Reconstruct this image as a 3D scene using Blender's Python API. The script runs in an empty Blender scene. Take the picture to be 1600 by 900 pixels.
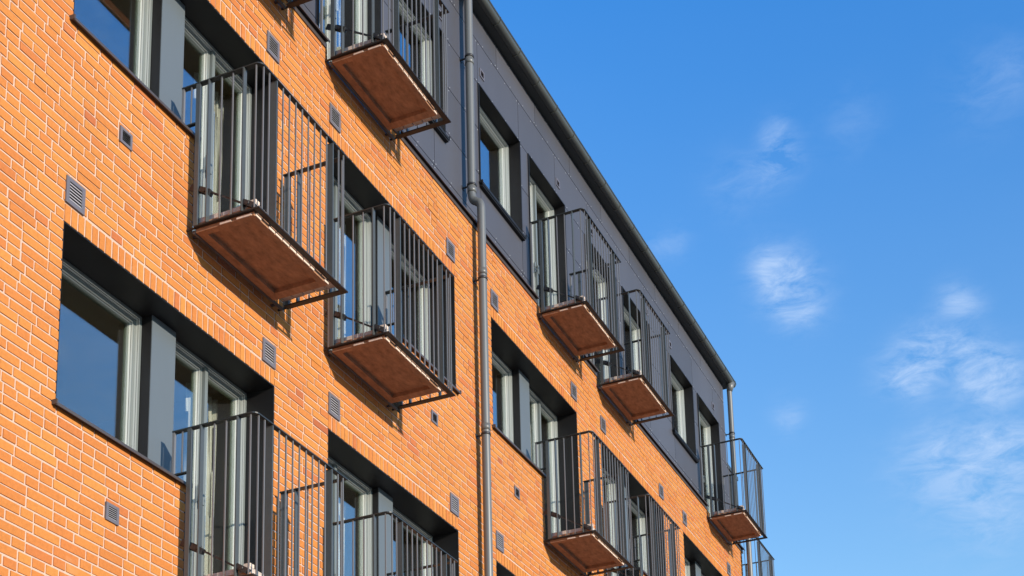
import bpy, bmesh, math, random
from mathutils import Matrix, Vector
random.seed(7)
S = bpy.context.scene
COL = S.collection
R = math.radians

# ------------------------------------------------------------------ camera
cam = bpy.data.cameras.new('camera')
co = bpy.data.objects.new('camera', cam); COL.objects.link(co)
F_ = Vector((0.90912, 0.35789, 0.21311)); Rt = Vector((0.37338, -0.92698, -0.03607)); Up = Vector((-0.18464, -0.11236, 0.97636))
M = Matrix((Rt, Up, -F_)).transposed().to_4x4()
M.translation = Vector((-6.9671, -6.4570, 0.0))
co.matrix_world = M
cam.sensor_width = 36; cam.sensor_fit = 'HORIZONTAL'
cam.lens = 2321.43 * 36 / 1600
cam.shift_x = -(944.03 - 800) / 1600
cam.shift_y = (1286.62 - 450) / 1600
cam.clip_start = 0.1; cam.clip_end = 2000
S.camera = co

# ------------------------------------------------------------------ light
SUN_DIR = Vector((-0.30, -1.0, 0.25)).normalized()       # towards the sun
EL = math.asin(SUN_DIR.z); AZ = math.atan2(SUN_DIR.x, SUN_DIR.y)
sun = bpy.data.lights.new('sun', 'SUN'); sun.energy = 4.5; sun.angle = R(0.5); sun.color = (1.0, 0.90, 0.76)
so = bpy.data.objects.new('sun', sun); COL.objects.link(so)
so.rotation_euler = (-SUN_DIR).to_track_quat('-Z', 'Y').to_euler()

w = bpy.data.worlds.new('World'); S.world = w; w.use_nodes = True
wn = w.node_tree.nodes; wl = w.node_tree.links; wn.clear()
def WN(t, **k):
    n = wn.new(t)
    for a, b in k.items(): setattr(n, a, b)
    return n
out = WN('ShaderNodeOutputWorld'); bg = WN('ShaderNodeBackground'); bg.inputs[1].default_value = 0.15
sky = WN('ShaderNodeTexSky', sky_type='NISHITA', sun_disc=False)
sky.sun_elevation = EL; sky.sun_rotation = AZ % (2 * math.pi)
sky.altitude = 0; sky.air_density = 1.0; sky.dust_density = 0.0; sky.ozone_density = 6.0
tc = WN('ShaderNodeTexCoord')
def wmath(op, a, b=None, c=None, clamp=False):
    n = WN('ShaderNodeMath', operation=op); n.use_clamp = clamp
    for i, v in enumerate((a, b, c)):
        if v is None: continue
        if isinstance(v, (int, float)): n.inputs[i].default_value = v
        else: wl.new(v, n.inputs[i])
    return n.outputs[0]
# thin clouds: noise on the direction vector, thickened in a few banks
mp = WN('ShaderNodeMapping'); mp.inputs['Scale'].default_value = (1, .8, 2.2); wl.new(tc.outputs['Generated'], mp.inputs[0])
nz = WN('ShaderNodeTexNoise'); nz.inputs['Scale'].default_value = 40; nz.inputs['Detail'].default_value = 7; nz.inputs['Roughness'].default_value = 0.66; nz.inputs['Distortion'].default_value = 0.45
wl.new(mp.outputs[0], nz.inputs['Vector'])
nb = WN('ShaderNodeTexNoise'); nb.inputs['Scale'].default_value = 5; nb.inputs['Detail'].default_value = 5; nb.inputs['Distortion'].default_value = 0.5
wl.new(mp.outputs[0], nb.inputs['Vector'])
banks = [((0.821, 0.1969, 0.5359), 0.0096, 0.9),
         ((0.828, 0.1911, 0.5272), 0.0135, 1),
         ((0.8354, 0.1833, 0.5182), 0.0127, 0.9),
         ((0.839, 0.1902, 0.5099), 0.0074, 0.6),
         ((0.8713, 0.1354, 0.4717), 0.0109, 0.5),
         ((0.872, 0.1211, 0.4743), 0.0116, 0.9),
         ((0.8701, 0.1103, 0.4804), 0.0127, 1),
         ((0.8719, 0.0967, 0.4801), 0.0105, 0.7),
         ((0.8782, 0.0826, 0.4711), 0.0115, 0.9),
         ((0.8835, 0.0803, 0.4614), 0.0117, 1),
         ((0.8857, 0.067, 0.4593), 0.0124, 0.8),
         ((0.8772, 0.1229, 0.4641), 0.0069, 0.8),
         ((0.8579, 0.0923, 0.5054), 0.0081, 0.8),
         ((0.8619, 0.0816, 0.5004), 0.0071, 0.45),
         ((0.781, 0.1786, 0.5984), 0.0069, 0.6),
         ((0.7894, 0.1764, 0.588), 0.0089, 0.6),
         ((0.792, 0.186, 0.5816), 0.0104, 0.4),
         ((0.7904, 0.2083, 0.5761), 0.0141, 0.25),
         ((0.8952, 0.1126, 0.4313), 0.011, 0.5),
         ((0.9006, 0.0898, 0.4252), 0.0094, 0.8),
         ((0.9023, 0.0775, 0.4241), 0.0085, 0.9),
         ((0.9039, 0.066, 0.4227), 0.0098, 1),
         ((0.9054, 0.1037, 0.4118), 0.0248, 0.45),
         ((0.8986, 0.1304, 0.419), 0.0152, 0.4),
         ((0.9129, 0.0778, 0.4007), 0.0247, 0.5),
         ((0.9172, 0.0915, 0.3878), 0.0225, 0.35),
         ((0.7955, 0.251, 0.5515), 0.0077, 0.3),
         ((0.7922, 0.2648, 0.5498), 0.0058, 0.3),
         ((0.8664, 0.2031, 0.4562), 0.0081, 0.55),
         ((0.7984, 0.0563, 0.5995), 0.0178, 0.2),
         ((0.796, 0.0372, 0.6042), 0.013, 0.18),
         ((0.7904, 0.1347, 0.5976), 0.0137, 0.2)] + [((0.30, -0.80, 0.52), .25, .3),
         ((0.6, -0.65, 0.46), .2, .3),
         ((0.95, -0.20, 0.25), .15, .4)]
tot = None
for (v, rad, amp) in banks:
    vv = Vector(v).normalized()
    sb = WN('ShaderNodeVectorMath', operation='DISTANCE'); sb.inputs[1].default_value = vv
    wl.new(tc.outputs['Generated'], sb.inputs[0])
    q = wmath('DIVIDE', sb.outputs['Value'], rad * 1.25); q = wmath('POWER', q, 2.0); q = wmath('MULTIPLY', q, -1.0); q = wmath('EXPONENT', q); q = wmath('MULTIPLY', q, amp)
    tot = q if tot is None else wmath('ADD', tot, q)
dens = wmath('MULTIPLY_ADD', nz.outputs[0], 3.3, -1.15, clamp=True)
soft = wmath('MULTIPLY_ADD', nb.outputs[0], 1.6, -0.62, clamp=True)
cl = wmath('ADD', wmath('MULTIPLY', wmath('MINIMUM', tot, 1.15), dens), wmath('MULTIPLY', soft, 0.035))
cl = wmath('MULTIPLY', cl, 0.66, clamp=True)
mix = WN('ShaderNodeMix', data_type='RGBA'); wl.new(cl, mix.inputs[0])
hs = WN('ShaderNodeHueSaturation'); hs.inputs['Saturation'].default_value = 1.0; hs.inputs['Value'].default_value = 1.0
wl.new(sky.outputs[0], hs.inputs['Color'])
# hand-set sky tint: paler lower down, deep blue and dimmed overhead to deepen shadows
sx = WN('ShaderNodeSeparateXYZ'); wl.new(tc.outputs['Generated'], sx.inputs[0])
tm = WN('ShaderNodeValToRGB'); wl.new(sx.outputs[2], tm.inputs[0]); te = tm.color_ramp.elements
for k_, (p_, c_) in enumerate(((0, (1, 1, 1)), (.22, (1.7, 1.55, 1.3)), (.34, (2.6, 2.05, 1.52)), (.66, (.93, 1.75, 1.97)), (.78, (.50, .90, 1.05)), (1, (.22, .40, .50)))):
    el_ = te[0] if k_ == 0 else (te[len(te) - 1] if k_ == 5 else te.new(p_))
    el_.position = p_; el_.color = (c_[0] / 3, c_[1] / 3, c_[2] / 3, 1)
t3 = WN('ShaderNodeVectorMath', operation='SCALE'); t3.inputs['Scale'].default_value = 3; wl.new(tm.outputs[0], t3.inputs[0])
tv = WN('ShaderNodeMix', data_type='RGBA', blend_type='MULTIPLY'); tv.inputs[0].default_value = 1.0; wl.new(hs.outputs[0], tv.inputs[6]); wl.new(t3.outputs[0], tv.inputs[7])
wl.new(tv.outputs[2], mix.inputs[6]); mix.inputs[7].default_value = (2.6, 3.5, 5.0, 1)
wl.new(mix.outputs[2], bg.inputs[0]); wl.new(bg.outputs[0], out.inputs[0])

S.view_settings.view_transform = 'Standard'; S.view_settings.look = 'None'
S.view_settings.gamma = 1; S.view_settings.use_curve_mapping = False
S.view_settings.exposure = 0.42
S.render.engine = 'CYCLES'
S.cycles.max_bounces = 10; S.cycles.transparent_max_bounces = 16; S.cycles.diffuse_bounces = 5; S.cycles.glossy_bounces = 5

# ------------------------------------------------------------------ materials
def mat(name, col, rough=.6, metal=0., noise=None, bump=None, spec=None, var=None):
    m = bpy.data.materials.new(name); m.use_nodes = True
    nt = m.node_tree; b = nt.nodes['Principled BSDF']
    b.inputs['Roughness'].default_value = rough; b.inputs['Metallic'].default_value = metal
    if spec is not None: b.inputs['Specular IOR Level'].default_value = spec
    b.inputs['Base Color'].default_value = (*col, 1)
    g = nt.nodes.new('ShaderNodeTexCoord')
    if noise:                    # (scale, amount, stretch)
        sc, am, st = noise
        mpn = nt.nodes.new('ShaderNodeMapping'); mpn.inputs['Scale'].default_value = st
        n = nt.nodes.new('ShaderNodeTexNoise'); n.inputs['Scale'].default_value = sc; n.inputs['Detail'].default_value = 6; n.inputs['Roughness'].default_value = .65
        nt.links.new(g.outputs['Object'], mpn.inputs[0]); nt.links.new(mpn.outputs[0], n.inputs['Vector'])
        r = nt.nodes.new('ShaderNodeMapRange'); r.inputs[1].default_value = .25; r.inputs[2].default_value = .75
        r.inputs[3].default_value = 1 - am; r.inputs[4].default_value = 1 + am
        nt.links.new(n.outputs[0], r.inputs[0])
        mx = nt.nodes.new('ShaderNodeVectorMath'); mx.operation = 'SCALE'; mx.inputs[0].default_value = col
        nt.links.new(r.outputs[0], mx.inputs['Scale'])
        nt.links.new(mx.outputs[0], b.inputs['Base Color'])
    if bump:
        n2 = nt.nodes.new('ShaderNodeTexNoise'); n2.inputs['Scale'].default_value = bump[0]; n2.inputs['Detail'].default_value = 5
        nt.links.new(g.outputs['Object'], n2.inputs['Vector'])
        bp_ = nt.nodes.new('ShaderNodeBump'); bp_.inputs['Strength'].default_value = bump[1]; bp_.inputs['Distance'].default_value = bump[2]
        nt.links.new(n2.outputs[0], bp_.inputs['Height']); nt.links.new(bp_.outputs[0], b.inputs['Normal'])
    return m

def brick_mat():
    m = bpy.data.materials.new('fired_brick'); m.use_nodes = True
    nt = m.node_tree; b = nt.nodes['Principled BSDF']; b.inputs['Roughness'].default_value = .85; b.inputs['Specular IOR Level'].default_value = .25
    a = nt.nodes.new('ShaderNodeAttribute'); a.attribute_name = 'brick_tone'
    cr = nt.nodes.new('ShaderNodeValToRGB'); e = cr.color_ramp.elements
    e[0].position = 0; e[0].color = (0.36, 0.100, 0.036, 1); e[1].position = 1; e[1].color = (0.51, 0.203, 0.046, 1)
    for p, c in ((.10, (0.43, 0.125, 0.042, 1)), (.35, (0.47, 0.155, 0.038, 1)), (.7, (0.50, 0.184, 0.042, 1))):
        x = e.new(p); x.color = c
    nt.links.new(a.outputs['Fac'], cr.inputs[0])
    g = nt.nodes.new('ShaderNodeTexCoord')
    def noi(sc, det=6, st=(1, 1, 1)):
        mpn = nt.nodes.new('ShaderNodeMapping'); mpn.inputs['Scale'].default_value = st
        nt.links.new(g.outputs['Object'], mpn.inputs[0])
        n = nt.nodes.new('ShaderNodeTexNoise'); n.inputs['Scale'].default_value = sc; n.inputs['Detail'].default_value = det; n.inputs['Roughness'].default_value = .7
        nt.links.new(mpn.outputs[0], n.inputs['Vector']); return n
    n1 = noi(38); n2 = noi(1.1, 4); n3 = noi(160, 3, (1, 1, 3))
    def rng(n, lo, hi, a_=.3, b_=.7):
        r = nt.nodes.new('ShaderNodeMapRange'); r.inputs[1].default_value = a_; r.inputs[2].default_value = b_; r.inputs[3].default_value = lo; r.inputs[4].default_value = hi
        nt.links.new(n.outputs[0], r.inputs[0]); return r
    r1 = rng(n1, .86, 1.12); r2 = rng(n2, .93, 1.06); r3 = rng(n3, .90, 1.08)
    mu = nt.nodes.new('ShaderNodeMath'); mu.operation = 'MULTIPLY'; nt.links.new(r1.outputs[0], mu.inputs[0]); nt.links.new(r2.outputs[0], mu.inputs[1])
    mu2 = nt.nodes.new('ShaderNodeMath'); mu2.operation = 'MULTIPLY'; nt.links.new(mu.outputs[0], mu2.inputs[0]); nt.links.new(r3.outputs[0], mu2.inputs[1])
    sc = nt.nodes.new('ShaderNodeVectorMath'); sc.operation = 'SCALE'
    nt.links.new(cr.outputs[0], sc.inputs[0]); nt.links.new(mu2.outputs[0], sc.inputs['Scale'])
    # pale lime bloom smears
    n4 = noi(2.3, 9); r4 = rng(n4, 0, .30, .60, .80)
    mx = nt.nodes.new('ShaderNodeMix'); mx.data_type = 'RGBA'; nt.links.new(r4.outputs[0], mx.inputs[0]); nt.links.new(sc.outputs[0], mx.inputs[6]); mx.inputs[7].default_value = (.62, .40, .26, 1)
    nt.links.new(mx.outputs[2], b.inputs['Base Color'])
    bp_ = nt.nodes.new('ShaderNodeBump'); bp_.inputs['Strength'].default_value = .5; bp_.inputs['Distance'].default_value = .003
    nt.links.new(n1.outputs[0], bp_.inputs['Height']); nt.links.new(bp_.outputs[0], b.inputs['Normal'])
    return m

def glass_mat():
    m = bpy.data.materials.new('window_glass'); m.use_nodes = True
    nt = m.node_tree; nt.nodes.clear()
    o = nt.nodes.new('ShaderNodeOutputMaterial'); mx = nt.nodes.new('ShaderNodeMixShader')
    t = nt.nodes.new('ShaderNodeBsdfTransparent'); t.inputs[0].default_value = (.93, .95, .93, 1)
    g = nt.nodes.new('ShaderNodeBsdfGlossy'); g.inputs['Roughness'].default_value = 0.0; g.inputs['Color'].default_value = (.93, .95, .97, 1)
    ge = nt.nodes.new('ShaderNodeNewGeometry'); dt = nt.nodes.new('ShaderNodeVectorMath'); dt.operation = 'DOT_PRODUCT'
    nt.links.new(ge.outputs['Normal'], dt.inputs[0]); nt.links.new(ge.outputs['Incoming'], dt.inputs[1])
    def mm(op, a, b=None, c=None):
        q = nt.nodes.new('ShaderNodeMath'); q.operation = op; q.use_clamp = op == 'MULTIPLY_ADD'
        for i_, v in enumerate((a, b, c)):
            if v is None: continue
            if isinstance(v, (int, float)): q.inputs[i_].default_value = v
            else: nt.links.new(v, q.inputs[i_])
        return q.outputs[0]
    fr_ = mm('MULTIPLY_ADD', mm('POWER', mm('SUBTRACT', 1.0, mm('ABSOLUTE', dt.outputs['Value'])), 2.0), .94, .08)
    tcn = nt.nodes.new('ShaderNodeTexCoord'); n = nt.nodes.new('ShaderNodeTexNoise'); n.inputs['Scale'].default_value = 1.6; n.inputs['Detail'].default_value = 1
    b = nt.nodes.new('ShaderNodeBump'); b.inputs['Strength'].default_value = .10; b.inputs['Distance'].default_value = .002
    nt.links.new(tcn.outputs['Object'], n.inputs['Vector']); nt.links.new(n.outputs[0], b.inputs['Height']); nt.links.new(b.outputs[0], g.inputs['Normal'])
    nt.links.new(fr_, mx.inputs[0]); nt.links.new(t.outputs[0], mx.inputs[1]); nt.links.new(g.outputs[0], mx.inputs[2]); nt.links.new(mx.outputs[0], o.inputs[0])
    return m

MT = dict(
    brick=brick_mat(),
    mortar=mat('lime_mortar', (.52, .355, .27), .95, noise=(30, .12, (1, 1, 1)), bump=(220, .5, .002)),
    clad=mat('grey_cladding', (.062, .061, .070), .48, noise=(1.3, .10, (1, 1, .25)), spec=.45),
    joint=mat('cladding_backing', (.012, .012, .013), .8),
    rivet=mat('steel_rivet', (.45, .45, .46), .4, .3),
    casing=mat('anthracite_casing', (.012, .0115, .012), .5, noise=(3, .15, (1, 1, 1)), spec=.25),
    dark=mat('black_steel', (.022, .022, .024), .45),
    panel=mat('satin_grey_panel', (.100, .118, .130), .42, noise=(2, .05, (1, 1, .3))),
    frame=mat('aluminium_frame', (.155, .175, .17), .36, .1),
    frame_edge=mat('pale_frame_edge', (.52, .54, .50), .45),
    gasket=mat('rubber_gasket', (.015, .015, .015), .7),
    inner=mat('painted_inner_frame', (.20, .25, .17), .5),
    rail=mat('dark_rail_paint', (.022, .024, .023), .40, noise=(25, .10, (1, 1, 1))),
    post=mat('grey_post_paint', (.060, .068, .070), .38, noise=(25, .10, (1, 1, 1))),
    ring=mat('dark_angle_steel', (.022, .019, .018), .5, noise=(12, .2, (1, 1, 1)), spec=.3),
    rod=mat('galvanised_rod', (.16, .155, .155), .40, .15),
    flash=mat('flashing_steel', (.060, .050, .048), .4, noise=(2, .15, (1, 1, 1))),
    pipe=mat('painted_downpipe', (.125, .128, .124), .40, .1, noise=(4, .08, (1, 1, .2))),
    gutter=mat('dark_gutter', (.075, .078, .070), .34, .2, noise=(2, .12, (1, 1, 1))),
    concrete=mat('bounce_tinted_concrete', (.32, .160, .085), .85, noise=(9, .42, (1, 2.0, 1)), bump=(40, .4, .004)),  # brown base colour paints in the orange bounce off the brickwork
    deck=mat('weathered_deck_wood', (.50, .42, .36), .75, noise=(14, .30, (.3, 6, 6))),
    lit_edge=mat('sunlit_edge_pale', (.66, .52, .42), .8, noise=(40, .15, (1, 1, 1))),  # cream colour stands in for sunlight on the slab edge
    vent=mat('vent_steel', (.13, .12, .135), .45, .1), slat=mat('vent_slat', (.38, .36, .37), .45),
    wall_in=mat('interior_plaster', (.42, .36, .25), .9),
    floor_in=mat('interior_floor', (.34, .25, .17), .5),
    curtain=mat('curtain_fabric', (.70, .68, .60), .9, noise=(60, .06, (1, 1, .1))),
    roof=mat('roof_sheet', (.03, .035, .033), .5),
    ground=mat('paving', (.20, .19, .18), .9, noise=(.8, .25, (1, 1, 1)), bump=(60, .4, .01)),
    glass=glass_mat(),
)

# ------------------------------------------------------------------ mesh helpers  (u along the wall, d out of the wall, z up)
class MB:
    def __init__(s): s.v = []; s.f = []; s.m = []; s.t = []; s.sm = []
    def quad(s, pts, mi=0, tone=0., smooth=False):
        k = len(s.v); s.v += [(p[0], -p[1], p[2]) for p in pts]; s.f.append(tuple(range(k, k + len(pts)))); s.m.append(mi); s.t.append(tone); s.sm.append(smooth)
    def box(s, u0, u1, d0, d1, z0, z1, mi=0, tone=0.):
        k = len(s.v)
        s.v += [(u, -d, z) for z in (z0, z1) for d in (d0, d1) for u in (u0, u1)]
        for f in ((0, 1, 3, 2), (4, 6, 7, 5), (0, 4, 5, 1), (2, 3, 7, 6), (0, 2, 6, 4), (1, 5, 7, 3)):
            s.f.append(tuple(k + i for i in f)); s.m.append(mi); s.t.append(tone); s.sm.append(False)
    def bar(s, a, b, wu, wv, mi=0, side=None):        # bar from a to b, section wu x wv
        A = Vector(a); B = Vector(b); ax = (B - A).normalized()
        sd = Vector(side) if side else (Vector((0, 0, 1)) if abs(ax.z) < .9 else Vector((1, 0, 0)))
        x = ax.cross(sd).normalized(); y = x.cross(ax).normalized()
        k = len(s.v)
        for P in (A, B):
            for (i, j) in ((-1, -1), (1, -1), (1, 1), (-1, 1)):
                q = P + x * (i * wu / 2) + y * (j * wv / 2); s.v.append((q.x, -q.y, q.z))
        for f in ((0, 1, 2, 3), (7, 6, 5, 4), (0, 4, 5, 1), (1, 5, 6, 2), (2, 6, 7, 3), (3, 7, 4, 0)):
            s.f.append(tuple(k + i for i in f)); s.m.append(mi); s.t.append(0); s.sm.append(False)
    def tube(s, pts, r, n=16, mi=0):
        pts = [Vector(p) for p in pts]; rs = r if isinstance(r, (list, tuple)) else [r] * len(pts)
        k = len(s.v); prev = None
        for i, P in enumerate(pts):
            ta = (pts[min(i + 1, len(pts) - 1)] - pts[max(i - 1, 0)]).normalized()
            if prev is None:
                ref = Vector((1, 0, 0)) if abs(ta.x) < .9 else Vector((0, 1, 0))
                x = ta.cross(ref).normalized()
            else: x = (prev - ta * prev.dot(ta)).normalized()
            prev = x; y = ta.cross(x)
            for j in range(n):
                a = 2 * math.pi * j / n; q = P + (x * math.cos(a) + y * math.sin(a)) * rs[i]; s.v.append((q.x, -q.y, q.z))
        for i in range(len(pts) - 1):
            for j in range(n):
                s.f.append((k + i * n + j, k + i * n + (j + 1) % n, k + (i + 1) * n + (j + 1) % n, k + (i + 1) * n + j)); s.m.append(mi); s.t.append(0); s.sm.append(True)
        s.f.append(tuple(k + j for j in range(n))[::-1]); s.m.append(mi); s.t.append(0); s.sm.append(False)
        s.f.append(tuple(k + (len(pts) - 1) * n + j for j in range(n))); s.m.append(mi); s.t.append(0); s.sm.append(False)
    def ring(s, u0, u1, z0, z1, prof, mis):           # rectangular frame from a profile [(inset, depth)...]
        for (i0, d0), (i1, d1), mi in zip(prof[:-1], prof[1:], mis):
            a = [(u0 + i0, d0, z0 + i0), (u1 - i0, d0, z0 + i0), (u1 - i0, d0, z1 - i0), (u0 + i0, d0, z1 - i0)]
            b = [(u0 + i1, d1, z0 + i1), (u1 - i1, d1, z0 + i1), (u1 - i1, d1, z1 - i1), (u0 + i1, d1, z1 - i1)]
            for k in range(4):
                j = (k + 1) % 4; s.quad([a[k], a[j], b[j], b[k]], mi)
    def build(s, name, mats, parent=None, recalc=True, tone=False):
        me = bpy.data.meshes.new(name); me.from_pydata(s.v, [], s.f)
        if not isinstance(mats, (list, tuple)): mats = [mats]
        for m in mats: me.materials.append(MT[m])
        me.polygons.foreach_set('material_index', s.m); me.polygons.foreach_set('use_smooth', s.sm)
        if tone:
            at = me.attributes.new('brick_tone', 'FLOAT', 'FACE'); at.data.foreach_set('value', s.t)
        if recalc:
            bm = bmesh.new(); bm.from_mesh(me); bmesh.ops.recalc_face_normals(bm, faces=bm.faces); bm.to_mesh(me); bm.free()
        o = bpy.data.objects.new(name, me); COL.objects.link(o)
        if parent: o.parent = parent
        return o
def empty(name, parent=None, loc=(0, 0, 0)):
    o = bpy.data.objects.new(name, None); COL.objects.link(o); o.location = (loc[0], -loc[1], loc[2]); o.empty_display_size = .2
    if parent: o.parent = parent
    return o
def tag(o, label, cat, group=None):
    o['label'] = label; o['category'] = cat
    if group: o['group'] = group
    return o

# ------------------------------------------------------------------ setting out (metres; z = 0 is eye level)
GZ = -1.65; FH = 2.894; PER = 6.584
FA, FB, FT = 6.904, 4.010, 9.816
SILL, HEAD = 7.735, 9.085
CL = -0.11                                        # face of the grey cladding
END = 16.395; GEND = 16.18; START = -4.0
BTOP = 9.955
g = MB(); g.box(-600, 600, -600, 600, GZ - .5, GZ); ground = g.build('ground', 'ground'); ground['kind'] = 'structure'

B = empty('apartment_building', loc=(6, 0, GZ))
tag(B, 'orange brick apartment block with grey clad top storey and steel balconies', 'building')
BINV = Vector((-6, 0, -GZ))
def part(mb, name, mats, parent=B, **k):
    o = mb.build(name, mats, parent, **k)
    if parent is B: o.matrix_parent_inverse = Matrix.Translation(BINV)
    return o

# openings: (kind, u0, u1) ; brick storeys: (sill, head, floor) by storey shift
OP = []      # brick openings as dicts
for k, (o, typ) in enumerate([(-.024, 'W'), (3.235, 'D'), (6.56, 'W'), (9.82, 'D'), (13.15, 'W')]):
    OP.append(dict(o=o, e=o + 2.455, typ=typ, i=k + 1))
for q in OP:
    o, e = q['o'], q['e']
    if q['typ'] == 'W': q['win'] = (o, o + 1.16); q['pan'] = (o + 1.16, o + 1.44); q['door'] = (o + 1.44, e); q['m'] = o + 1.345
    else: q['door'] = (o, o + 1.195); q['pan'] = (o + 1.195, o + 1.465); q['win'] = (o + 1.465, e); q['m'] = o + 1.27
holes = []   # rects in the brick wall
for dz in (0, -FH):
    for q in OP:
        if q['typ'] == 'W': holes += [(q['o'], q['m'], SILL + dz, HEAD + dz), (q['m'], q['e'], FA + dz + .01, HEAD + dz)]
        else: holes += [(q['o'], q['m'], FA + dz + .01, HEAD + dz), (q['m'], q['e'], SILL + dz, HEAD + dz)]
TOP = [dict(i=1, win=(-.014, 1.116), door=(1.366, 2.503)), dict(i=2, door=(3.20, 4.34), win=(4.59, 5.72)), dict(i=3, win=(6.57, 7.70), door=(7.95, 9.087)),
       dict(i=4, door=(9.784, 10.924), win=(11.17, 12.30)), dict(i=5, win=(13.21, 14.34), door=(14.60, 15.75))]
TS, THD = 10.80, 12.11
for t in TOP: holes.append((t['door'][0], t['door'][1], FT + .01, BTOP + .2))

# ------------------------------------------------------------------ brick wall: every brick laid, pale mortar set 8 mm back
def blocked(z, extra=()):
    iv = sorted([(h[0], h[1]) for h in holes if h[2] - .004 < z < h[3] - .004] + list(extra)); res = []; cur = START
    for a, b in iv:
        if a > cur + .02: res.append((cur, a))
        cur = max(cur, b)
    if cur < END: res.append((cur, END))
    return res
CO = FH / 39; JT = .0152
wall = MB()
def brick(u0, u1, z0, z1):
    dd = random.gauss(0, .0009); t = min(1, max(0, random.gauss(.64, .17)))
    if random.random() < .035: t *= .35
    j = random.gauss(0, .0012)
    wall.box(u0 + random.gauss(0, .0012), u1 + random.gauss(0, .0012), -.09, dd, z0 + j, z1 + j, 0, t)
kmin = int((GZ - (HEAD - FH)) / CO); k = kmin
zb = HEAD - FH
while True:
    z0 = zb + k * CO; z1 = z0 + CO
    if z0 > BTOP - .02: break
    z1 = min(z1, BTOP + .012)
    zm = (z0 + z1) / 2
    ex = []
    rel = (k % 39)
    if zm > 5.5 and rel in (0, 1) and zm < 9.4: ex = [(q['o'], q['e']) for q in OP]
    for a, b in blocked(zm, ex):
        L = b - a; ns = [.06, .12, .24, .18][(k + int(a * 3)) % 4:][:1] if L > .5 else []; tot_ = sum(ns); run = 0
        while tot_ < L - .05:
            if random.random() < .34 or run >= 3: w_ = .12; run = 0
            else: w_ = .24; run += 1
            ns.append(w_); tot_ += w_
        if tot_ - L > .06 and len(ns) > 1:
            tot_ -= ns.pop(); r_ = L - tot_
            if r_ > .05: ns.append(r_)
            else: ns[-1] += r_
            tot_ = L
        sc = L / tot_; u = a
        for w_ in ns:
            brick(u + (JT / 2 if u > a + .001 else 0), u + w_ * sc - (JT / 2 if u + w_ * sc < b - .001 else 0), z0 + JT / 2, z1 - JT / 2)
            u += w_ * sc
    k += 1
# soldier courses over the openings
for dz in (0, -FH):
    for q in OP:
        n = round((q['e'] - q['o']) / .0685); st = (q['e'] - q['o']) / n
        for i in range(n): brick(q['o'] + i * st + .0068, q['o'] + (i + 1) * st - .0068, HEAD + dz + .002, HEAD + dz + .132)
# mortar body in cells
us = sorted(set([START, END] + [h[0] for h in holes] + [h[1] for h in holes])); zs = sorted(set([GZ, BTOP] + [h[2] for h in holes] + [min(h[3], BTOP) for h in holes]))
for i in range(len(zs) - 1):
    zm = (zs[i] + zs[i + 1]) / 2; iv = []
    cur = START
    for h in sorted([h for h in holes if h[2] < zm < h[3]]):
        if h[0] > cur + .001: iv.append((cur, h[0]))
        cur = max(cur, h[1])
    iv.append((cur, END))
    for a, b in iv: wall.box(a + .0015, b - .0015, -.10, -.0060, zs[i], zs[i + 1], 1)
part(wall, 'brick_wall', ['brick', 'mortar'], recalc=False, tone=True)
ew = MB(); ew.box(END - .11, END - .002, -9, -.101, GZ, BTOP); ew.box(START + .002, START + .11, -9, -.101, GZ, BTOP); ew.box(START, END, -9.1, -9.0, GZ, BTOP)
part(ew, 'rear_wall', 'mortar')

# ------------------------------------------------------------------ grey cladding storey
thole = [(t['win'][0], t['win'][1], TS, THD) for t in TOP] + [(t['door'][0], t['door'][1], 9.0, THD) for t in TOP]
def subtract(r, hs_):
    rs = [r]
    for h in hs_:
        nx = []
        for (a, b, c, d_) in rs:
            if h[0] >= b or h[1] <= a or h[2] >= d_ or h[3] <= c: nx.append((a, b, c, d_)); continue
            if h[0] > a: nx.append((a, h[0], c, d_))
            if h[1] < b: nx.append((h[1], b, c, d_))
            l = max(a, h[0]); r_ = min(b, h[1])
            if h[2] > c: nx.append((l, r_, c, h[2]))
            if h[3] < d_: nx.append((l, r_, h[3], d_))
        rs = [q for q in nx if q[1] - q[0] > .004 and q[3] - q[2] > .004]
    return rs
cw = MB(); G = .0045
bands = [10.0, 10.312, 10.915, 11.508, 12.112, 12.690, 13.025]
for bi in range(len(bands) - 1):
    z0, z1 = bands[bi], bands[bi + 1]
    off = 7.095 if bi == 5 else (7.690 if bi % 2 == 0 else 6.60)
    seams = [START] + [off + 1.117 * j for j in range(-12, 10) if START + .1 < off + 1.117 * j < GEND - .1] + [GEND]
    for a, b in zip(seams[:-1], seams[1:]):
        tn = random.random()
        for r_ in subtract((a + G, b - G, z0 + G, z1 - G), thole):
            cw.box(r_[0], r_[1], CL - .010, CL, r_[2], r_[3], 0, tn)
        # rivets along the long edges and ends
        for uu in [a + .03, b - .03] + [a + (b - a) * f for f in (.34, .67)]:
            for zz in (z0 + .030, z1 - .030):
                if any(h[0] - .01 < uu < h[1] + .01 and h[2] - .01 < zz < h[3] + .01 for h in thole): continue
                n = 6; k0 = len(cw.v)
                cw.tube([(uu, CL - .002, zz), (uu, CL + .0025, zz)], .0062, 6, 2)
for r_ in subtract((START + .01, GEND - .01, 9.96, 13.02), thole): cw.box(r_[0], r_[1], -.20, CL - .012, r_[2], r_[3], 1)
cw.box(GEND - .012, GEND, -9, CL - .02, 10.0, 13.025, 0)
part(cw, 'cladding', ['clad', 'joint', 'rivet'], tone=True)
nt_ = MT['clad'].node_tree; at_ = nt_.nodes.new('ShaderNodeAttribute'); at_.attribute_name = 'brick_tone'
rr_ = nt_.nodes.new('ShaderNodeMapRange'); rr_.inputs[3].default_value = .90; rr_.inputs[4].default_value = 1.10; nt_.links.new(at_.outputs['Fac'], rr_.inputs[0])
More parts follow.
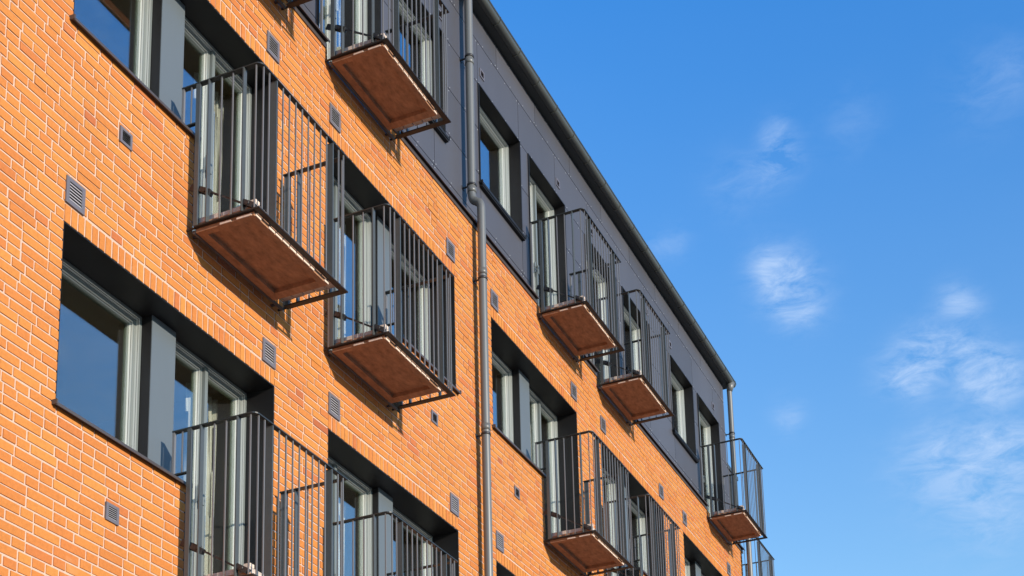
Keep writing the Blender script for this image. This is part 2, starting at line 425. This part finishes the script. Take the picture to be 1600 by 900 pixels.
vs_ = nt_.nodes.new('ShaderNodeVectorMath'); vs_.operation = 'SCALE'; bs_ = nt_.nodes['Principled BSDF']; src_ = bs_.inputs['Base Color'].links[0].from_socket
nt_.links.new(src_, vs_.inputs[0]); nt_.links.new(rr_.outputs[0], vs_.inputs['Scale']); nt_.links.new(vs_.outputs[0], bs_.inputs['Base Color'])

# flashing along the top of the brickwork, interrupted at the balcony doors
BL = {1: (1.235, 2.483), 2: (3.142, 4.373), 3: (7.819, 9.067), 4: (9.726, 10.957), 5: (14.403, 15.651)}
brks = [(BL[i][0] + .03, BL[i][1] - .05) for i in BL]
cur = START
for a, b in brks + [(GEND + .27, None)]:
    fl = MB()
    pr = [(CL - .012, 10.052), (.046, 10.020), (.046, 9.998), (.040, 9.998), (.040, 10.013), (.001, 10.02), (.001, BTOP + .004), (CL - .012, BTOP + .004)]
    for (p, q_) in zip(pr, pr[1:] + pr[:1]): fl.quad([(cur, p[0], p[1]), (a, p[0], p[1]), (a, q_[0], q_[1]), (cur, q_[0], q_[1])])
    fl.quad([(cur, p[0], p[1]) for p in pr]); fl.quad([(a, p[0], p[1]) for p in pr][::-1])
    # lower drip board
    fl.box(cur, a, .002, .012, 9.950, 9.996)
    part(fl, 'flashing', 'flash')
    cur = b

# roof, eaves, gutter
rf = MB(); rf.box(START - .1, GEND + .14, -9.2, .0, 13.03, 13.06); rf.box(START - .1, GEND + .16, -9.2, .088, 13.122, 13.134)
part(rf, 'roof', 'roof')
gt = MB(); GC = (.030, 13.088); GR = .063
U0, U1 = START - .05, 16.34; n = 18
prev = None
for j in range(n + 1):
    a = math.pi + math.pi * j / n
    p = (GC[0] + GR * math.cos(a), GC[1] + GR * math.sin(a))
    if prev: gt.quad([(U0, *prev), (U1, *prev), (U1, *p), (U0, *p)], 0, 0, True)
    prev = p
gt.quad([(U0, GC[0] - GR, GC[1]), (U0, GC[0] + GR, GC[1]), (U1, GC[0] + GR, GC[1]), (U1, GC[0] - GR, GC[1])], 0)
for uu in (U0, U1): gt.quad([(uu, GC[0] + GR * math.cos(math.pi + math.pi * j / n), GC[1] + GR * math.sin(math.pi + math.pi * j / n)) for j in range(n + 1)])
gt.tube([(U0, GC[0] + GR, GC[1] + .003), (U1, GC[0] + GR, GC[1] + .003)], .007, 8)
gut = part(gt, 'gutter', 'gutter', recalc=False)
for j in range(-20, 17):
    u = 7.358 + .5576 * j
    if not (START < u < U1 - .05): continue
    br = MB(); pts = [(u, GC[0] + (GR + .002) * math.cos(math.pi + math.pi * i / 14), GC[1] + (GR + .002) * math.sin(math.pi + math.pi * i / 14)) for i in range(15)]
    for a, b in zip(pts[:-1], pts[1:]): br.bar(a, b, .016, .006, 0, side=(1, 0, 0))
    br.bar(pts[-1], (u, GC[0] + GR + .004, GC[1] + .022), .016, .008)
    br.build('gutter_bracket', 'gutter', gut)

# ------------------------------------------------------------------ downpipes
def arc(p0, p1, p2, n=8):
    p0, p1, p2 = map(Vector, (p0, p1, p2)); return [(p0 * (1 - t) ** 2 + p1 * 2 * t * (1 - t) + p2 * t * t) for t in [i / n for i in range(n + 1)]]
def downpipe(u, du_, d0, d1):
    m = MB(); r = .046
    pts = [(u, d0 + .02, 13.05), (u, d0, 12.9)]; pts += [(u, d0, z) for z in (12, 11, 10.42)]
    pts += arc((u, d0, 10.36), (u, d0, 10.265), (u + du_ * .35, d0 + (d1 - d0) * .4, 10.255))
    pts += arc((u + du_ * .6, d0 + (d1 - d0) * .6, 10.235), (u + du_, d1, 10.225), (u + du_, d1, 10.13))
    pts += [(u + du_, d1, z) for z in (9.5, 8, 6, 4, 2, 0, GZ + .15)]
    m.tube(pts, r, 24)
    pp = part(m, 'downpipe', 'pipe')
    f = MB(); f.tube([(u, GC[0], 13.06), (u, GC[0] * .5 + d0 * .5, 12.97), (u, d0, 12.90)], [.075, .062, .048], 20); f.build('pipe_outlet', 'pipe', pp)
    for z in (10.40, 12.04): c = MB(); c.tube([(u, d0, z - .035), (u, d0, z + .035)], r + .005, 20); c.build('pipe_collar', 'pipe', pp)
    for z in (9.36, 7.52, 5.6, 3.6): c = MB(); c.tube([(u + du_, d1, z - .035), (u + du_, d1, z + .035)], r + .005, 20); c.build('pipe_collar', 'pipe', pp)
    for z, dd, uu, wl_ in ((10.46, d0, u, CL), (12.10, d0, u, CL), (9.28, d1, u + du_, 0), (7.44, d1, u + du_, 0), (5.5, d1, u + du_, 0)):
        c = MB(); c.tube([(uu, dd, z - .012), (uu, dd, z + .012)], r + .008, 20); c.bar((uu, dd - r, z), (uu, wl_ + .002, z), .014, .014); c.box(uu - .03, uu + .03, wl_ + .001, wl_ + .006, z - .02, z + .02)
        c.box(uu + r, uu + r + .022, dd - .008, dd + .008, z - .02, z + .02)
        c.build('pipe_clip', 'dark', pp)
downpipe(6.145, 0, .0, .11)
downpipe(16.205, .10, .0, .155)

# ------------------------------------------------------------------ windows and doors
def pane(u0, u1, z0, z1, d, parent):
    m = MB(); m.box(u0, u1, d - .006, d, z0, z1); return m.build('glass_pane', 'glass', parent)
def leaf(fr, u0, u1, z0, z1, D, hang='sash'):
    s = MB()
    prof = [(0, D - .075), (0, D - .022), (.008, D - .022), (.008, D - .030), (.012, D - .030), (.012, D - .024), (.028, D - .024), (.028, D - .040), (.033, D - .040), (.036, D - .054), (.036, D - .100), (.0, D - .100)]
    mis = [3, 0, 3, 1, 3, 0, 3, 1, 3, 2, 2]
    s.ring(u0, u1, z0, z1, prof, mis)
    so_ = s.build(hang, ['frame', 'gasket', 'inner', 'frame_edge'], fr)
    pane(u0 + .034, u1 - .034, z0 + .034, z1 - .034, D - .052, fr)
    return so_
def frame_unit(kind, u0, u1, z0, z1, D, cuts=(), parent=B):
    m = MB()
    prof = [(0, D - .13), (0, D), (.024, D), (.024, D - .012), (.029, D - .012), (.029, D - .035), (.034, D - .035), (.034, D - .13)]
    m.ring(u0, u1, z0, z1, prof, [0, 0, 3, 1, 3, 1, 2])
    xs = [u0 + .031] + list(cuts) + [u1 - .031]
    for c in cuts:
        m.box(c - .018, c + .018, D - .12, D - .004, z0 + .035, z1 - .035, 0)
    fr = m.build(kind, ['frame', 'gasket', 'inner', 'frame_edge'], parent)
    if parent is B: fr.matrix_parent_inverse = Matrix.Translation(BINV)
    for i in range(len(xs) - 1):
        a = xs[i] + (.020 if i else 0); b = xs[i + 1] - (.020 if i < len(xs) - 2 else 0)
        leaf(fr, a, b, z0 + .031, z1 - .031, D - .008)
    return fr
def handle(fr, u, z, D):
    h = MB(); h.box(u - .012, u + .012, D, D + .010, z - .07, z + .07); h.bar((u, D + .008, z), (u, D + .045, z), .016, .016); h.bar((u, D + .045, z + .008), (u, D + .045, z - .11), .016, .02)
    h.build('door_handle', 'frame', fr)
def sill(u0, u1, z, D, front, parent, mats='flash', lip=.018):
    m = MB()
    pr = [(D, z + .030), (front, z + .004), (front, z - lip), (front - .006, z - lip), (front - .006, z - .006), (D, z + .012)]
    for p, q_ in zip(pr, pr[1:] + pr[:1]): m.quad([(u0, *p), (u1, *p), (u1, *q_), (u0, *q_)])
    m.quad([(u0, *p) for p in pr]); m.quad([(u1, *p) for p in pr][::-1])
    if front < 0: m.box(u0 + .012, u1 - .012, CL + .002, front - .008, z - .050, z - .008)
    m.box(u0 - .004, u0 + .010, D + .15, front + .003, z - .012, z + .022)
    m.box(u1 - .010, u1 + .004, D + .15, front + .003, z - .012, z + .022)
    return m.build('sill', mats, parent)
def room(u0, u1, zf, zc, D, hs_):
    # plastered room behind an opening; inner reveals lead back to the frames
    m = MB(); a, b = u0 - .22, u1 + .22; dn = D - .16; db = D - 2.6; c = zc + .22
    m.quad([(a, dn, zf), (b, dn, zf), (b, db, zf), (a, db, zf)], 1)
    m.quad([(a, dn, c), (b, dn, c), (b, db, c), (a, db, c)])
    m.quad([(a, db, zf), (b, db, zf), (b, db, c), (a, db, c)])
    m.quad([(a, dn, zf), (a, db, zf), (a, db, c), (a, dn, c)])
    m.quad([(b, dn, zf), (b, db, zf), (b, db, c), (b, dn, c)])
    for r_ in subtract((a, b, zf, c), hs_): m.quad([(r_[0], dn, r_[2]), (r_[1], dn, r_[2]), (r_[1], dn, r_[3]), (r_[0], dn, r_[3])])
    for h in hs_:
        d1 = D - .128
        for p, q_ in (((h[0], h[2]), (h[1], h[2])), ((h[1], h[2]), (h[1], h[3])), ((h[1], h[3]), (h[0], h[3])), ((h[0], h[3]), (h[0], h[2]))):
            m.quad([(p[0], dn, p[1]), (q_[0], dn, q_[1]), (q_[0], d1, q_[1]), (p[0], d1, p[1])])
    o = part(m, 'room', ['wall_in', 'floor_in'], recalc=False)
    return o
def curtain(u0, u1, z0, z1, d, label, folds=7):
    m = MB(); n = folds * 10; th = .004
    ph = random.uniform(0, 6); rows = [z1, z1 - .25, (z0 + z1) / 2, z0]
    P = []
    for ri, z in enumerate(rows):
        row = []
        for i in range(n + 1):
            t = i / n; amp = .030 + .012 * math.sin(t * 9 + ph)
            row.append((u0 + (u1 - u0) * t + .006 * math.sin(ri * 2 + t * 14), d + amp * math.sin(t * folds * 2 * math.pi + ph + ri * .25), z))
        P.append(row)
    for off in (0, -th):
        for r0, r1 in zip(P[:-1], P[1:]):
            for i in range(n):
                m.quad([(p[0], p[1] + off, p[2]) for p in (r0[i], r0[i + 1], r1[i + 1], r1[i])], 0, 0, True)
    me = m.build('curtain', 'curtain', None)
    bm = bmesh.new(); bm.from_mesh(me.data); bmesh.ops.remove_doubles(bm, verts=bm.verts, dist=1e-5); bm.to_mesh(me.data); bm.free()
    tag(me, label, 'curtain')
    return me
def lining(o, e, m_, typ, zs_, zh, zf, D):
    L = MB(); t = .010; D1 = D
    L.box(o, e, D1, -.003, zh - t, zh + .0005)                       # soffit
    zl = zs_ if typ == 'W' else zf; zr = zf if typ == 'W' else zs_
    L.box(o, o + t, D1, -.003, zl, zh - t - .001); L.box(e - t, e, D1, -.003, zr, zh - t - .001)
    part(L, 'opening_lining', 'casing')
    L = MB()
    if typ == 'W': L.box(m_, m_ + t, D1, -.003, zf, zs_ - .012)
    else: L.box(m_ - t, m_, D1, -.003, zf, zs_ - .012)
    part(L, 'door_jamb', 'casing')

FD = -.265; WDP = -.290    # frame face in the brick openings
for dz, fl_ in ((0, 'upper'), (-FH, 'lower')):
    for q in OP:
        o, e, typ, m_ = q['o'], q['e'], q['typ'], q['m']
        zs_, zh, zf = SILL + dz, HEAD + dz, FA + dz
        lining(o, e, m_, typ, zs_, zh, zf + .01, WDP - .02)
        a, b = q['win']; fr = frame_unit('window', a + (.011 if typ == 'W' else 0), b - (0 if typ == 'W' else .011), zs_ + .03, zh - .011, WDP)
        sill(o - (.03 if typ == 'W' else -.0) if typ == 'W' else m_ - .0, (m_ + .025) if typ == 'W' else e + .03, zs_ + .0, WDP + .001, .040, fr)
        a, b = q['door']; L = (b - a)
        fr = frame_unit('balcony_door', a + (.011 if typ == 'D' else 0), b - (.011 if typ == 'W' else 0), zf + .05, zh - .011, FD, cuts=(a + L * .47,))
        handle(fr, a + L * .47 - .05, zf + 1.05, FD - .02)
        th_ = MB(); th_.box(a + .002, b - .002, FD - .13, -.012, zf - .03, zf + .049); th_.build('threshold', 'dark', fr)
        p0, p1 = q['pan']
        pm = MB(); pm.box(p0 + .003, p1 - .003, -.203, -.196, zs_ + .024, zh - .012, 0); pm.box(p0 + .002, p0 + .010, FD - .10, -.204, zs_ + .02, zh - .012, 1); pm.box(p1 - .010, p1 - .002, FD - .10, -.204, zs_ + .02, zh - .012, 1)
        pm.box(p0 + .012, p1 - .012, FD - .13, -.21, zf + .02, zh - .012, 1)
        part(pm, 'infill_panel', ['panel', 'casing'])
        wh = (q['win'][0], q['win'][1], zs_, zh); dh = (q['door'][0], q['door'][1], zf + .03, zh)
        room(o, e, zf + .02, zh, FD, [wh, dh])
# top storey
TD = CL - .135
for t in TOP:
    a, b = t['win']
    for (a_, b_, z0) in ((t['win'][0], t['win'][1], TS), (t['door'][0], t['door'][1], FT + .01)):
        L = MB(); th = .010; pf = CL + .016
        L.box(a_ - .006, b_ + .006, TD - .02, pf, THD - th, THD + .004); L.box(a_ - .006, a_ + th, TD - .02, pf, z0, THD - th - .001); L.box(b_ - th, b_ + .006, TD - .02, pf, z0, THD - th - .001)
        part(L, 'opening_lining', 'casing')
    fr = frame_unit('window', a + .011, b - .011, TS + .03, THD - .011, TD)
    sill(a - .02, b + .03, TS, TD + .001, CL + .050, fr, 'casing', lip=.030)
    c, d_ = t['door']
    fr = frame_unit('balcony_door', c + .011, d_ - .011, FT + .06, THD - .011, TD, cuts=(c + (d_ - c) * .47,))
    handle(fr, c + (d_ - c) * .47 - .05, FT + 1.05, TD - .02)
    th_ = MB(); th_.box(c + .012, d_ - .012, TD - .13, -.012, FT - .03, FT + .059); th_.build('threshold', 'dark', fr)
    room(min(a, c), max(b, d_), FT + .02, THD, TD, [(a, b, TS, THD), (c, d_, FT + .03, THD)])

# ------------------------------------------------------------------ vents
def vent(uc, zc, w_, h_, face):
    m = MB(); f = face
    m.ring(uc - w_ / 2, uc + w_ / 2, zc - h_ / 2, zc + h_ / 2, [(0, f - .004), (0, f + .010), (w_ * .17, f + .010), (w_ * .17, f - .002)], [0, 0, 0])
    m.box(uc - w_ / 2 + .004, uc + w_ / 2 - .004, f - .004, f + .0015, zc - h_ / 2 + .004, zc + h_ / 2 - .004, 1)
    n = 6; x0, x1 = uc - w_ / 2 + w_ * .17, uc + w_ / 2 - w_ * .17; zt = h_ - 2 * w_ * .17
    for i in range(n):
        z = zc - zt / 2 + zt * (i + .5) / n
        m.quad([(x0, f + .010, z - zt / n * .42), (x1, f + .010, z - zt / n * .42), (x1, f + .002, z + zt / n * .25), (x0, f + .002, z + zt / n * .25)], 2)
        m.quad([(x0, f + .0095, z - zt / n * .47), (x1, f + .0095, z - zt / n * .47), (x1, f + .0015, z + zt / n * .20), (x0, f + .0015, z + zt / n * .20)], 0)
    part(m, 'vent', ['vent', 'gasket', 'slat'], recalc=False)
for dz in (0, -FH):
    for q in OP:
        vent(q['o'] + .092, HEAD + dz + .245, .18, .20, .001); vent(q['e'] - .092, HEAD + dz + .245, .18, .20, .001)
        uc = q['o'] + .57 if q['typ'] == 'W' else q['e'] - .50
        vent(uc, 7.205 + dz, .128, .128, .001)
for u in (.05, 2.25, 3.45, 5.64, 6.685, 8.895, 10.03, 12.24, 13.29, 15.50): vent(u, 12.31, .11, .11, CL)

# ------------------------------------------------------------------ balconies
def rail_path(L, DF, li, ri, z):
    r = .05
    P = [(0, li)]; P += [(r - r * math.cos(a), DF - r + r * math.sin(a)) for a in [math.pi / 2 * i / 4 for i in range(5)]]
    P += [(L, DF), (L, ri)]
    return [(p[0], p[1], z) for p in P]
def balcony(u0, z0, L, li, ri, lshort, rshort, parent, inv=True, wall=0.):
    DF = .664; H = 1.232
    E_ = empty('balcony', None, (u0, 0, z0)); E_.parent = parent
    if inv: E_.matrix_parent_inverse = Matrix.Translation(BINV)
    # flat steel ring
    m = MB(); wd = .052; t = .011
    m.box(0, L, DF - wd, DF, -t, 0); m.box(0, wd, wall + .080, DF - wd - .0005, -t, 0); m.box(L - wd, L, wall + .080, DF - wd - .0005, -t, 0)
    [m.bar((x_, wall + .002, -.008), (x_, wall + .082, -.008), .010, .016) for x_ in (.02, L - .02)]
    m.build('steel_frame', 'ring', E_)
    # coffered slab with rim
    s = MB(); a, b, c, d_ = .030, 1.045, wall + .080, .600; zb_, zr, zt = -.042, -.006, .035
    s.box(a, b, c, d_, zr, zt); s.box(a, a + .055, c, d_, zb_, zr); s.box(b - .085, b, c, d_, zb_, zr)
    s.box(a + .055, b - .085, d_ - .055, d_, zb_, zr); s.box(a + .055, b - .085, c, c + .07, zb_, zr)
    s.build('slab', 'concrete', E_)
    # pale strips paint in the sunlit slab edge, between slab and ring
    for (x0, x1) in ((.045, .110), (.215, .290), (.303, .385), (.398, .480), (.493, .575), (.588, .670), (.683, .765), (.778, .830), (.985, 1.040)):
        k_ = MB(); j = random.uniform(-.003, .003); k_.box(x0, x1, .601, .609, -.041 + j, -.020 + j); k_.build('lit_edge_dash', 'lit_edge', E_)
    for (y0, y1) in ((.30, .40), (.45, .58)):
        k_ = MB(); k_.box(a - .008, a - .001, y0, y1, -.040, -.024); k_.build('lit_edge_dash', 'lit_edge', E_)
    for i in range(5):
        k_ = MB(); x = random.uniform(0, .012); k_.box(.036 + x, L - .045 - x, .078 + i * .106, .078 + i * .106 + .096, .037, .080); k_.build('deck_board', 'deck', E_)
    # suspension tube below the wall edge
    k_ = MB(); k_.tube([(.030, wall + .060, -.030), (L - .05, wall + .060, -.030)], .015, 14); k_.bar((.10, wall + .002, -.022), (.10, wall + .05, -.022), .02, .012); k_.bar((L - .12, wall + .002, -.022), (L - .12, wall + .05, -.022), .02, .012); k_.build('support_tube', 'flash', E_)
    # top rail
    m = MB(); P = rail_path(L, DF, li, ri, H); ws = .042
    cs = []
    for i, p in enumerate(P):
        A = Vector(P[max(i - 1, 0)]); Bv = Vector(P[min(i + 1, len(P) - 1)])
        if i == len(P) - 2: nn = Vector((-1, -1, 0)) * 1.0
        else:
            tt = (Bv - A).normalized(); nn = Vector((tt.y, -tt.x, 0))
        p = Vector(p); cs.append((p, p + nn * ws))
    for (o0, i0), (o1, i1) in zip(cs[:-1], cs[1:]):
        up = Vector((0, 0, .010))
        for qd in ([o0, o1, i1, i0], [o0 + up, o1 + up, i1 + up, i0 + up], [o0, o1, o1 + up, o0 + up], [i0, i1, i1 + up, i0 + up]): m.quad([tuple(x) for x in qd])
    for (o0, i0) in (cs[0], cs[-1]): m.quad([tuple(o0), tuple(i0), tuple(i0 + Vector((0, 0, .01))), tuple(o0 + Vector((0, 0, .01)))])
    m.build('handrail', 'rail', E_)
    def thin(x, y, zlo=.0, name='baluster', s_=.0095):
        k2 = MB(); k2.box(x - s_ / 2, x + s_ / 2, y - s_ / 2, y + s_ / 2, zlo, H - .0005); k2.build(name, 'rod', E_)
    fy = DF - .014
    for x in [.055, .130] + [.225 + .0885 * i for i in range(1, 9)] + [1.115, 1.190]: thin(x * L / 1.245, fy)
    for x in (.225, 1.022):
        k2 = MB(); x *= L / 1.245; k2.box(x - .006, x + .006, DF - .068, DF - .006, .0, H - .0005); k2.build('post', 'post', E_)
    for side, inn, sh in ((0, li, lshort), (1, ri, rshort)):
        x = .014 if side == 0 else L - .014
        for y in (.300, .403, .610 if side else .612): thin(x, y)
        for y in (.191, .508):
            k2 = MB(); k2.box(x - .021, x + .021, y - .005, y + .005, .0, H - .0005); k2.build('post', 'post', E_)
        y0 = max(.088, wall + .03)
        k2 = MB(); k2.box(x - .012, x + .012, y0 - .018, y0 + .018, .0, H - .0005); k2.build('post', 'post', E_)
        if sh:
            thin(x, inn + .010, H - .335, 'baluster', .02); thin(x, inn + .085, H - .335)
            k2 = MB(); k2.box(x - .014, x + .014, inn, y0 - .019, H - .345, H - .335); k2.build('lower_rail', 'rail', E_)
        else: thin(x, inn + .010, .0, 'baluster', .02)
    # brace on the near side: wall plate, rod and two clamps
    k2 = MB(); x = .030
    k2.bar((x, wall + .02, .365), (x, .185, .275), .010, .055); k2.bar((x, .16, .295), (x, .590, .030), .014, .014)
    k2.build('brace', 'dark', E_)
    for (y, z) in ((.165, .285), (.555, .062)):
        c = MB(); c.bar((x, y - .045, z + .026), (x, y + .045, z - .028), .042, .046, side=(1, 0, 0)); c.tube([(x - .03, y, z), (x + .03, y, z)], .016, 12); c.build('brace_clamp', 'dark', E_)
    c = MB(); c.box(.05, .10, .545, .600, .081, .108); c.build('deck_bracket', 'lit_edge', E_)
    return E_
for i in (1, 3, 5):
    for z in (FA, FB): balcony(BL[i][0], z, BL[i][1] - BL[i][0], -.065, .050, True, False, B)
    balcony(BL[i][0], FT, BL[i][1] - BL[i][0], -.050, -.045, False, False, B, wall=-.01)
for i in (2, 4):
    for z in (FA, FB): balcony(BL[i][0], z, BL[i][1] - BL[i][0], .050, -.075, False, True, B)
    balcony(BL[i][0], FT, BL[i][1] - BL[i][0], -.045, -.045, False, False, B, wall=-.01)

# ------------------------------------------------------------------ curtains
def cname(fl_, q): return fl_
top_n = {1: 'cut off at the top left corner', 2: 'behind the highest balcony', 3: 'behind first balcony right of long downpipe', 4: 'behind second balcony right of long downpipe', 5: 'behind the balcony nearest the roof corner'}
for t in TOP:
    c, d_ = t['door']; lab = 'off white curtain in grey storey door ' + top_n[t['i']]
    if t['i'] > 1: curtain(c + .60, d_ - .03, FT + .06, THD - .02, TD - .30, lab)
mid_n = {1: 'behind the big left balcony of the middle row', 2: 'behind the middle balcony just left of the downpipe', 3: 'behind the balcony right of the downpipe in the brick storey', 4: 'behind the farthest brick storey balcony'}
low_n = {1: 'behind the balcony railing at the lower left corner', 2: 'behind the railing at the bottom centre'}
for q in OP:
    c, d_ = q['door']
    if q['i'] in mid_n: curtain(c + (d_ - c) * .62, d_ - .02, FA + .06, HEAD - .02, FD - .30, 'beige curtain ' + mid_n[q['i']])
    if q['i'] in low_n: curtain(c + (d_ - c) * .62, d_ - .02, FB + .06, HEAD - FH - .02, FD - .30, 'beige curtain ' + low_n[q['i']])

# ------------------------------------------------------------------ setback wing beyond the far end
W = empty('neighbouring_block', loc=(18.5, -.9, GZ)); tag(W, 'far set back block mostly hidden behind the corner, one balcony railing against the sky', 'building')
WINV = Matrix.Translation(Vector((-18.5, -.9, -GZ)))
def wpart(mb, name, mats):
    o = mb.build(name, mats, W); o.matrix_parent_inverse = WINV; return o
WD = -.93; h = (18.42, 19.45, FT + .01, THD)
wm = MB()
for r_ in subtract((17.3, 19.72, GZ, 12.9), [h]): wm.box(r_[0], r_[1], -8, WD, r_[2], r_[3])
wpart(wm, 'brick_wall', 'clad')
wr = MB(); wr.box(17.25, 19.74, -8.05, WD + .02, 12.902, 12.98); wpart(wr, 'roof', 'roof')
wf = frame_unit('balcony_door', h[0], h[1], h[2], h[3], WD - .15, cuts=(18.9,), parent=W); wf.matrix_parent_inverse = WINV
bb = balcony(18.36, FT, 1.245, -.05, -.05, False, False, W, inv=False, wall=-.01)
bb.matrix_parent_inverse = WINV; bb.location = (18.36, .90, FT)
